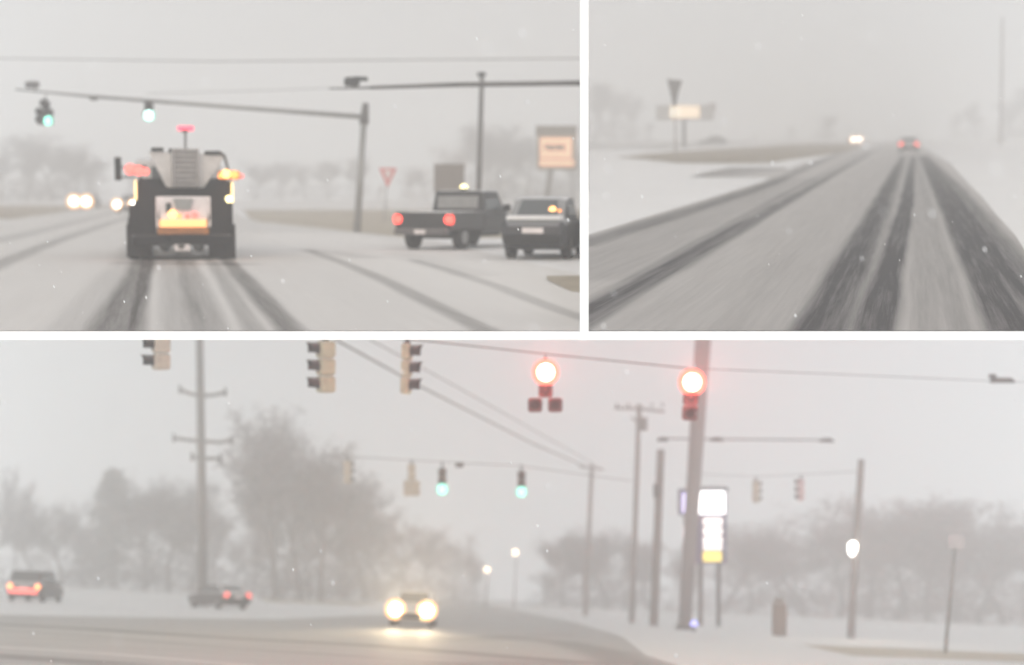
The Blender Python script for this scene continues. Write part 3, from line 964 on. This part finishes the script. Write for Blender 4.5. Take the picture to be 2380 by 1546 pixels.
# signal heads hanging below the arm
def signal(px, py, d, layout, lit, lens, housing, label, rz=0.0, group=None, sec=.35, hang=.25, roll=0.0, lens_r=.13, name='traffic_signal', watt=0, gc=(1, 0, 0), depth_=.24):
    """layout: list of (x, z) section centres in sections, z downwards; (px,py) is the centre of section 0"""
    root = thing(name, P(px, py, d), label, 'traffic signal', group, rz, None, roll)
    h = MB()
    for x, z in layout:
        h.box((x * sec, 0, -z * sec), (sec * .97, depth_, sec * .97))
    h.build('housing', housing, root)
    if hang:
        MB().tube((0, 0, sec * .45), (0, 0, sec * .5 + hang), .03).box((0, 0, sec * .5 + .02), (.12, .12, .06)).build('hanger', M_dkh, root)
    for i, (x, z) in enumerate(layout):
        c = Vector((x * sec, -depth_ / 2 - .01, -z * sec))
        on = i == lit
        lr = lens_r if on else min(lens_r, .12)
        o = MB().dome(c, lr * (1.15 if on else .9), (0, -1, 0), .35).build('lens', lens if on else M_off, root)
        if on:
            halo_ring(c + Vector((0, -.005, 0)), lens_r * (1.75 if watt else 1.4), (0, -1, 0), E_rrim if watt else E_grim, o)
        # visor: half tube open below
        n = 9
        vs = []
        for yy, rr in ((0, lr * 1.22), (-.26, lr * 1.3)):
            for t in (1.0, .93):
                for q in range(n):
                    a_ = math.radians(-25 + 230 * q / (n - 1))
                    vs.append(c + Vector((math.cos(a_) * rr * t, yy + (.10 * abs(math.cos(a_)) if yy < 0 else 0), math.sin(a_) * rr * t)))
        fs = []
        for q in range(n - 1):
            fs += [(q, q + 1, 2 * n + q + 1, 2 * n + q), (n + q + 1, n + q, 3 * n + q, 3 * n + q + 1), (2 * n + q, 2 * n + q + 1, 3 * n + q + 1, 3 * n + q)]
        if not (on and watt):
            MB().add(vs, fs).build('visor', M_dkh, root)
    if watt:
        x, z = layout[lit]
        glow(root, (x * sec, -.34, -z * sec), gc, watt, .1, rot=(-math.pi / 2 - .2, 0, 0), cone=62)
        sp = glow(root, (x * sec, -.55, -(z + .55) * sec), gc, 30, .08, rot=(math.radians(50), 0, 0), cone=120)   # what spills down over the housing
    return root
S3 = [(0, 0), (0, 1), (0, 2)]
signal(106, 243, 59, [(0, 0), (-.55, 1.05), (.45, 1.05), (-.55, 2.05), (.45, 2.05)], 4, E_green, M_dkh, 'five-lens black signal cluster showing green near the end of the arm', hang=.2, sec=.31, lens_r=.14)
signal(348, 246, 59, [(0, 0), (0, .72), (0, 1.4)], 2, E_greenw, M_dkh, 'black signal showing bright green under the arm above the salt truck', hang=.1, sec=.27, lens_r=.17)

# signs by the upper left road
gS = G(STA, 893, 84)
rs = thing('yield_sign', gS, 'red and white triangular yield sign on a thin post left of the pickup', 'road sign')
PS = lambda px, py: P(px, py, 84) - gS
MB().tube((0, .05, -.1), PS(901, 395) + Vector((0, .05, 0)), .035).build('post', M_steel, rs)
def tri(pa, pb, pc, y0, y1):
    return MB().prism([(p.x, p.z) for p in (pa, pb, pc)], y0, y1)
tri(PS(881, 391), PS(922, 391), PS(901, 436), -.02, .02).build('sign_plate', mat('sign_red', (.62, .09, .08), .5), rs)
tri(PS(890, 396), PS(913, 396), PS(901.5, 421), -.035, -.025).build('white_centre', mat('sign_white', (.8, .7, .7), .5), rs)
gS = G(STA, 1043, 88)
rs = thing('road_sign', gS, 'large plain brownish-grey sign back on two posts behind the pickup', 'road sign')
PS = lambda px, py: P(px, py, 88) - gS
MB().box(PS(1044, 414), (71 * 88 / F, .06, 66 * 88 / F)).build('sign_plate', mat('sign_back', (.16, .13, .115), .6, var=.15, scale=2), rs)
for px in (1022, 1066):
    p = PS(px, 386)
    MB().box((p.x, .06, (p.z - .1) / 2), (.1, .06, p.z + .1)).build('post', M_woodp, rs)
gS = G(STA, 1264, 120)
rs = thing('shop_sign', gS, 'tall lit tan shop sign with a dark cap on a leaning post at the right', 'shop sign')
PS = lambda px, py: P(px, py, 120) - gS
kk = 120 / F
MB().tube((0, 0, -.2), PS(1280, 395), .2, .2).build('post', M_steel, rs, True)
MB().box(PS(1294, 352), (90 * kk, .5, 84 * kk)).build('sign_cabinet', mat('sign_tan', (.36, .27, .2), .6), rs)
MB().box(PS(1293, 304), (96 * kk, .6, 22 * kk)).build('sign_cap', mat('sign_cap', (.20, .17, .14), .6, snow=.8), rs)
pn = MB().box(PS(1292, 345) + Vector((0, -.29, 0)), (74 * kk, .08, 48 * kk)).build('lit_panel', E_tan, rs)
MB().box(PS(1294, 380) + Vector((0, -.29, 0)), (80 * kk, .08, 16 * kk)).build('lower_panel', E_tan, rs)
q = MB()
rr = random.Random(4)
xx = 1266
while xx < 1312:                                # the blurred word on the panel cannot be read: short dark strokes of its size
    ww = rr.uniform(3, 6)
    q.box(PS(xx + ww / 2, 344 + rr.uniform(-1.5, 1.5)) + Vector((0, -.35, 0)), (ww * kk, .03, rr.uniform(9, 15) * kk))
    xx += ww + 1.4
q.build('blurred_lettering', mat('sign_brown', (.14, .08, .04), .7), pn)

# ------------------------------------------------------------------ upper right furniture
gS = G(STB, 1571, 100)
rs = thing('warning_sign', gS, 'narrow dark triangular sign pointing down on a thin post by the snowy island', 'road sign')
PS = lambda px, py: P(px, py, 100) - gS
MB().tube((0, .05, -.1), PS(1568, 195) + Vector((0, .05, 0)), .055).build('post', M_woodp, rs)
MB().prism([(PS(1550, 184).x, PS(1550, 184).z), (PS(1586, 187).x, PS(1586, 187).z), (PS(1577, 215).x, PS(1577, 215).z), (PS(1571, 247).x, PS(1571, 247).z), (PS(1564, 247).x, PS(1564, 247).z), (PS(1558, 215).x, PS(1558, 215).z)], -.03, .03).build('sign_plate', M_steel2, rs)
gS = G(STB, 1590, 190)
rs = thing('roadside_sign', gS, 'broad cream-lit roadside sign on a short post behind the narrow triangular sign', 'shop sign')
PS = lambda px, py: P(px, py, 190) - gS
kk = 190 / F
MB().tube((0, 0, -.2), PS(1590, 270), .28, .28).build('post', M_steel2, rs)
MB().box(PS(1592, 262), (134 * kk, .6, 34 * kk)).build('sign_cabinet', mat('sign_pale', (.40, .38, .36), .6), rs)
MB().box(PS(1592, 261) + Vector((0, -.35, 0)), (66 * kk, .1, 28 * kk), bev=.02).build('lit_panel', E_sgn, rs)
MB().box(PS(1568, 262) + Vector((0, -.44, 0)), (20 * kk, .06, 22 * kk)).build('emblem_panel', lamp('lit_pale_panel', (1, .9, .7), 1.1), rs)
MB().box(PS(1655, 250), (16 * kk, .5, 20 * kk)).build('side_panel', mat('sign_mauve', (.30, .25, .26), .6), rs)
upright('far_pole', STB, 2326, 2330, 40, 260, .35, .25, M_wood, 'very faint tall pole at the right edge of the slushy road view', 'utility pole')
gS = G(STB, 1812, 250)
for px, py, w_, h_, lab in ((1690, 322, 30, 9, 'small grey shape of a parked car in the haze right of the roadside sign'),):
    sedan(G(STB, px, 240), math.radians(80), STB, lab, None, M_cargrey, None, name='far_car')

# ------------------------------------------------------------------ lower crossing: poles
def crossarm(root, g, d, pts, r, name='crossarm', m=None):
    q = [P(a, b, d) - g for a, b in pts]
    return MB().path(q, r, 6).build(name, m or M_woodp, root)
r, g = upright('transmission_pole', STC, 472, 464, 786, 92, .33, .22, M_steel, 'very tall hazy transmission pole with three pairs of arms on the left', 'utility pole')
for pts in ([(418, 905), (440, 915), (468, 920), (500, 918), (524, 912)], [(404, 1018), (430, 1022), (470, 1026), (510, 1028), (538, 1024)], [(446, 1062), (470, 1066), (512, 1066)]):
    a_ = crossarm(r, g, 92, pts, .12, 'crossarm', M_steel)
    for q in (pts[0], pts[-1]):
        e = P(q[0], q[1], 92) - g
        MB().tube(e + Vector((0, 0, -.25)), e + Vector((0, 0, .3)), .08, .05).build('insulator', M_dkh, a_)
r, g = upright('utility_pole', STC, 1468, 1486, 940, 92, .19, .15, M_woodp, 'slim wooden utility pole with one crossarm and a transformer, right of the red signal cluster', 'utility pole')
a_ = crossarm(r, g, 92, [(1428, 948), (1486, 950), (1545, 957)], .09)
for px in (1434, 1460, 1515, 1540):
    e = P(px, 945, 92) - g
    MB().tube(e, e + Vector((0, 0, .22)), .06, .04).build('insulator', M_dkh, a_)
p = P(1496, 985, 92) - g
MB().tube(p + Vector((0, -.3, -.4)), p + Vector((0, -.3, .4)), .22).build('transformer', M_steel, r, True)
MB().path([P(1466, 970, 92) - g, P(1486, 985, 92) - g], .07).build('brace', M_woodp, r)
r, g = upright('utility_pole', STC, 1519, 1536, 1045, 86, .26, .22, M_wood, 'stout dark wooden pole without arms between the slim pole and the steel mast', 'utility pole')
p = P(1533, 1140, 86) - g
MB().box(p + Vector((-.2, -.2, 0)), (.35, .3, .8)).build('service_box', M_steel2, r)
# steel mast with luminaire arms
r, g = upright('lighting_mast', STC, 1590, 1634, 786, 78, .34, .42, M_mast, 'thick grey steel mast behind the rightmost red signal with luminaire arms', 'light pole')
MB().path([P(1532, 1019, 78) - g, P(1660, 1021, 78) - g, P(1930, 1023, 78) - g], .045, 6).build('arm', M_steel2, r)
for px, py, w_ in ((1540, 1021, .62), (1666, 1021, .75), (1922, 1023, .8)):
    p = P(px, py, 78) - g
    MB().box(p, (w_, .3, .2), 0, 0, .6).build('luminaire', M_dkh, r)
MB().tube((0, 0, -.1), (0, 0, .25), .5, .42, 12).build('base', M_steel2, r)
r, g = upright('utility_pole', STC, 1360, 1376, 1080, 120, .22, .18, M_woodp, 'faint far pole where the two sloping wires end', 'utility pole')
crossarm(r, g, 120, [(1345, 1085), (1405, 1092)], .08)
r, g = upright('street_lamp', STC, 1977, 2002, 1068, 74, .19, .16, M_woodp, 'wooden pole at the right carrying a glaring white lamp half way up', 'street lamp')
p = P(1979, 1268, 74) - g
o = MB().tube(p + Vector((.14, -.05, .3)), p + Vector((0, -.3, .25)), .05).build('lamp_arm', M_steel2, r)
MB().dome(p + Vector((0, -.3, .05)), .22, (0, 0, 1), .9).dome(p + Vector((0, -.3, .05)), .22, (-.12, 0, -1), 2.4).build('lamp_bulb', lamp('street_lamp_bulb', (1, .95, .86), 7), r)
glow(r, p + Vector((0, -.75, -.1)), (1, .82, .6), 500, .1, cone=130)
r, g = upright('road_sign', STC, 2196, 2222, 1245, 53, .06, .05, M_steel, 'pale plate on a tall thin leaning post near the right edge', 'road sign')
MB().box(P(2222, 1258, 53) - g + Vector((0, -.05, 0)), (.62, .04, .50)).build('sign_plate', mat('pale_plate', (.5, .48, .5), .5), r)
# roadside cabinet
g = G(STC, 1811, 72)
r = thing('utility_cabinet', g, 'brown upright utility box on the snowy verge between price sign and street lamp', 'utility box')
MB().box((0, 0, .8), (.62, .5, 1.6)).build('body', mat('cabinet_brown', (.22, .17, .14), .7, snow=.8), r)
MB().box((0, 0, 1.72), (.42, .36, .26)).build('cap', mat('cabinet_brown', (.22, .17, .14)), r)
MB().box((0, -.255, .8), (.46, .02, 1.2)).build('door', mat('cabinet_door', (.25, .19, .16), .6), r)

# lit price sign behind the mast
g = G(STC, 1648, 92)
r = thing('price_sign', g, 'tall lit price sign with white top panel and yellow bottom row behind the mast', 'sign')
PP = lambda px, py, dy=0: P(px, py, 92) - g + Vector((0, dy, 0))
kk = 92 / F
MB().box(PP(1650, 1220), (72 * kk, .9, 176 * kk)).build('sign_body', mat('sign_body', (.14, .12, .22), .6), r)
MB().box(PP(1648, 1136), (86 * kk, 1.0, 10 * kk)).build('sign_cap', mat('sign_cap2', (.16, .17, .2), .6, snow=.8), r)
MB().box(PP(1652, 1166, -.5), (60 * kk, .12, 52 * kk)).build('logo_panel', E_white, r)
for py in (1210, 1232, 1254, 1270):
    MB().box(PP(1654, py, -.49), (44 * kk, .1, (17 if py < 1260 else 10) * kk)).build('price_panel', E_price, r)
MB().box(PP(1653, 1291, -.49), (42 * kk, .1, 22 * kk)).build('yellow_panel', E_pyel, r)
MB().box(PP(1588, 1167), (22 * kk, .8, 60 * kk)).build('side_cabinet', mat('sign_body', (.14, .12, .22)), r)
MB().box(PP(1590, 1167, -.45), (14 * kk, .08, 46 * kk)).build('side_panel', E_lil, r)
MB().box(PP(1589, 1238, -.3), (9 * kk, .08, 30 * kk)).build('small_panel', lamp('lit_dim_panel', (1, .86, .88), .8), r)
MB().box(PP(1592, 1220), (.16, .2, 120 * kk)).box(PP(1616, 1280), (46 * kk, .2, .12)).build('side_frame', M_steel2, r)
for px in (1628, 1670):
    p = PP(px, 1308)
    MB().box((p.x, 0, p.z / 2 - .1), (.25, .25, p.z + .3)).build('leg', M_steel2, r)
g = G(STC, 1613, 74)
r = thing('marker_light', g, 'small blue light on a stub post at the foot of the steel mast', 'lamp')
MB().tube((0, 0, -.05), (0, 0, .3), .06).build('post', M_dkh, r)
MB().dome((0, 0, .3), .19, (0, 0, 1), 1.4).build('lamp', E_blue, r)
# two far warm lamps along the road
for px, py, ln, lab in ((1198, 1283, .19, 'far warm street lamp above the road, higher and right of its twin'), (1132, 1323, .16, 'far warm street lamp above the road, lower and left of its twin')):
    g = G(STC, px - 4, 150)
    r = thing('far_lamp', g, lab, 'street lamp', 'warm lamps down the far road')
    t = P(px, py, 150) - g
    MB().tube((0, 0, -.1), t + Vector((.12, .2, 0)), .08, .06).build('pole', M_woodp, r)
    MB().dome(t, .12 + ln, (0, 0, 1), .8).dome(t, .12 + ln, (0, 0, -1), 1.2).build('lamp_bulb', E_warm, r)

# ------------------------------------------------------------------ lower crossing: wires and signals
wire('span_wire', [(300, 716, 34), (700, 765, 34), (1020, 796, 34), (1290, 825, 34.4), (1600, 856, 35)], .018, 'dark span wire carrying the two red signals')
wire('span_wire', [(1600, 856, 35), (1900, 868, 40), (2310, 886, 46), (2560, 893, 50)], .012, 'faint span wire running right from the mast to the hanging camera')
wire('sloping_wire', [(640, 700, 50), (790, 795, 60), (980, 900, 74), (1240, 1032, 98), (1374, 1090, 120)], .055, 'thicker of two wires sloping down to the faint far pole, lower one')
wire('sloping_wire', [(700, 690, 50), (870, 795, 60), (1050, 893, 74), (1280, 1022, 98), (1400, 1090, 120)], .03, 'thinner of two wires sloping down to the faint far pole, upper one')
wire('far_span_wire', [(760, 1058, 66), (960, 1070, 66), (1210, 1083, 66), (1468, 1118, 70)], .018, 'faint far span wire with the two green signals')
wire('far_span_wire', [(1600, 1100, 76), (1757, 1108, 78), (1862, 1103, 78), (1996, 1096, 76)], .016, 'faint far span wire with the two pale signals right of the price sign')
for px, py, lab in ((1068, 1078, 'small grey plate on the far span wire between the two green signals'),):
    r = thing('wire_plate', P(px, py, 66), lab, 'sign plate')
    MB().box((0, 0, -.05), (.35, .03, .22)).build('plate', M_steel2, r)
r = thing('hanging_camera', P(2322, 884, 46), 'dark camera on the span wire at the upper right edge of the crossing', 'camera')
MB().box((.1, 0, 0), (.75, .25, .16), 0, 0, .8).build('body', M_steel2, r)
MB().box((-.2, 0, .12), (.2, .2, .14)).build('bracket', M_steel2, r)

gH = 'signal heads hung over the lower crossing'
signal(1268, 865, 34, [(0, 0), (0, 1.25), (-.72, 2.25), (.66, 2.25)], 0, E_red, M_redh, 'glaring red signal with two small heads side by side at its foot', group=gH, sec=.33, lens_r=.175, watt=5500, gc=(1, .13, .12), hang=.2)
signal(1607, 888, 35, S3, 0, E_red, M_redh, 'glaring red three-lens signal in front of the thick steel mast', group=gH, sec=.36, lens_r=.185, watt=6000, gc=(1, .13, .12), hang=.12, roll=math.radians(3))
signal(374, 762, 32, S3, 9, None, M_ambp, 'amber signal housing seen sideways, leftmost, cut by the deck above', rz=math.radians(-62), group=gH, sec=.36, hang=.2, roll=0, depth_=.34)
signal(757, 812, 32, S3, 9, None, M_amb, 'amber signal housing seen sideways with three visors on its left, left of the sloping wires', rz=math.radians(-62), group=gH, sec=.37, hang=.3, depth_=.34)
signal(946, 818, 32, S3, 9, None, M_amb, 'narrow leaning amber signal with three visors on its right, over the sloping wire', rz=math.radians(78), group=gH, sec=.36, hang=.3, roll=math.radians(6), depth_=.17, lens_r=.15)
gF = 'far signal heads beyond the crossing'
signal(1028, 1098, 66, S3, 2, E_green, M_dkh, 'far signal showing green, left one of the pair on the far wire', group=gF, sec=.36, lens_r=.19, hang=.3)
signal(1212, 1104, 66, S3, 2, E_green, M_dkh, 'far signal showing green, right one of the pair on the far wire', group=gF, sec=.36, lens_r=.18, hang=.3)
signal(957, 1088, 66, [(0, 0), (0, 1), (-.5, 2), (.5, 2), (-.5, 2.9), (.5, 2.9)], 9, None, M_ambp, 'pale amber signal cluster widening downward, seen from behind left of the green pair', rz=math.pi, group=gF, sec=.36, hang=.2)
signal(808, 1080, 70, S3, 9, None, M_ambp, 'faint amber signal back in front of the large bare tree', rz=math.pi - .5, group=gF, sec=.36, hang=.2)
signal(1757, 1126, 78, S3, 9, None, M_ambp, 'pale signal back hanging right of the price sign, left one of two', rz=math.pi - .9, group=gF, sec=.38, hang=.2)
signal(1862, 1122, 78, S3, 9, None, mat('pinkish_housing', (.66, .48, .48), .6), 'pinkish signal back hanging right of the price sign, right one of two', rz=math.pi + .9, group=gF, sec=.38, hang=.2)

# ------------------------------------------------------------------ falling flakes
fr = random.Random(9)
fl = MB()
for i in range(1100):
    d = fr.uniform(5, 60)
    c = Vector((fr.uniform(-.42, .42) * d, d, fr.uniform(-.27, .27) * d))
    s_ = fr.uniform(.003, .008)
    st_ = Vector((.3, 0, -1)) * s_ * 2.2
    fl.add([c + Vector((s_, 0, 0)), c + Vector((0, s_, 0)), c - Vector((s_, 0, 0)), c - Vector((0, s_, 0)), c + st_, c - st_],
           [(0, 1, 4), (1, 2, 4), (2, 3, 4), (3, 0, 4), (1, 0, 5), (2, 1, 5), (3, 2, 5), (0, 3, 5)])
tag(fl.build('falling_snow', M_snowcap), 'loose snowflakes drifting down over the roads', None, None, 'stuff')

# ------------------------------------------------------------------ falling-snow haze
hb = MB()
x0, x1, y0, y1, z0, z1 = -230, 230, -60, 640, -150, 90
hb.add([(x0, y0, z0), (x1, y0, z0), (x1, y1, z0), (x0, y1, z0), (x0, y0, z1), (x1, y0, z1), (x1, y1, z1), (x0, y1, z1)],
       [(0, 3, 2, 1), (4, 5, 6, 7), (0, 1, 5, 4), (1, 2, 6, 5), (2, 3, 7, 6), (3, 0, 4, 7)])
mh = bpy.data.materials.new('snow_haze')
mh.use_nodes = True
t = mh.node_tree
t.nodes.clear()
vp = N(t, 'ShaderNodeVolumePrincipled')
vp.inputs['Density'].default_value = .0049
vp.inputs['Color'].default_value = (1, .995, .99, 1)
vp.inputs['Anisotropy'].default_value = 0
ou = N(t, 'ShaderNodeOutputMaterial')
t.links.new(vp.outputs[0], ou.inputs['Volume'])
tag(hb.build('haze', mh), 'pale haze of falling snow over all the roads', None, None, 'stuff')
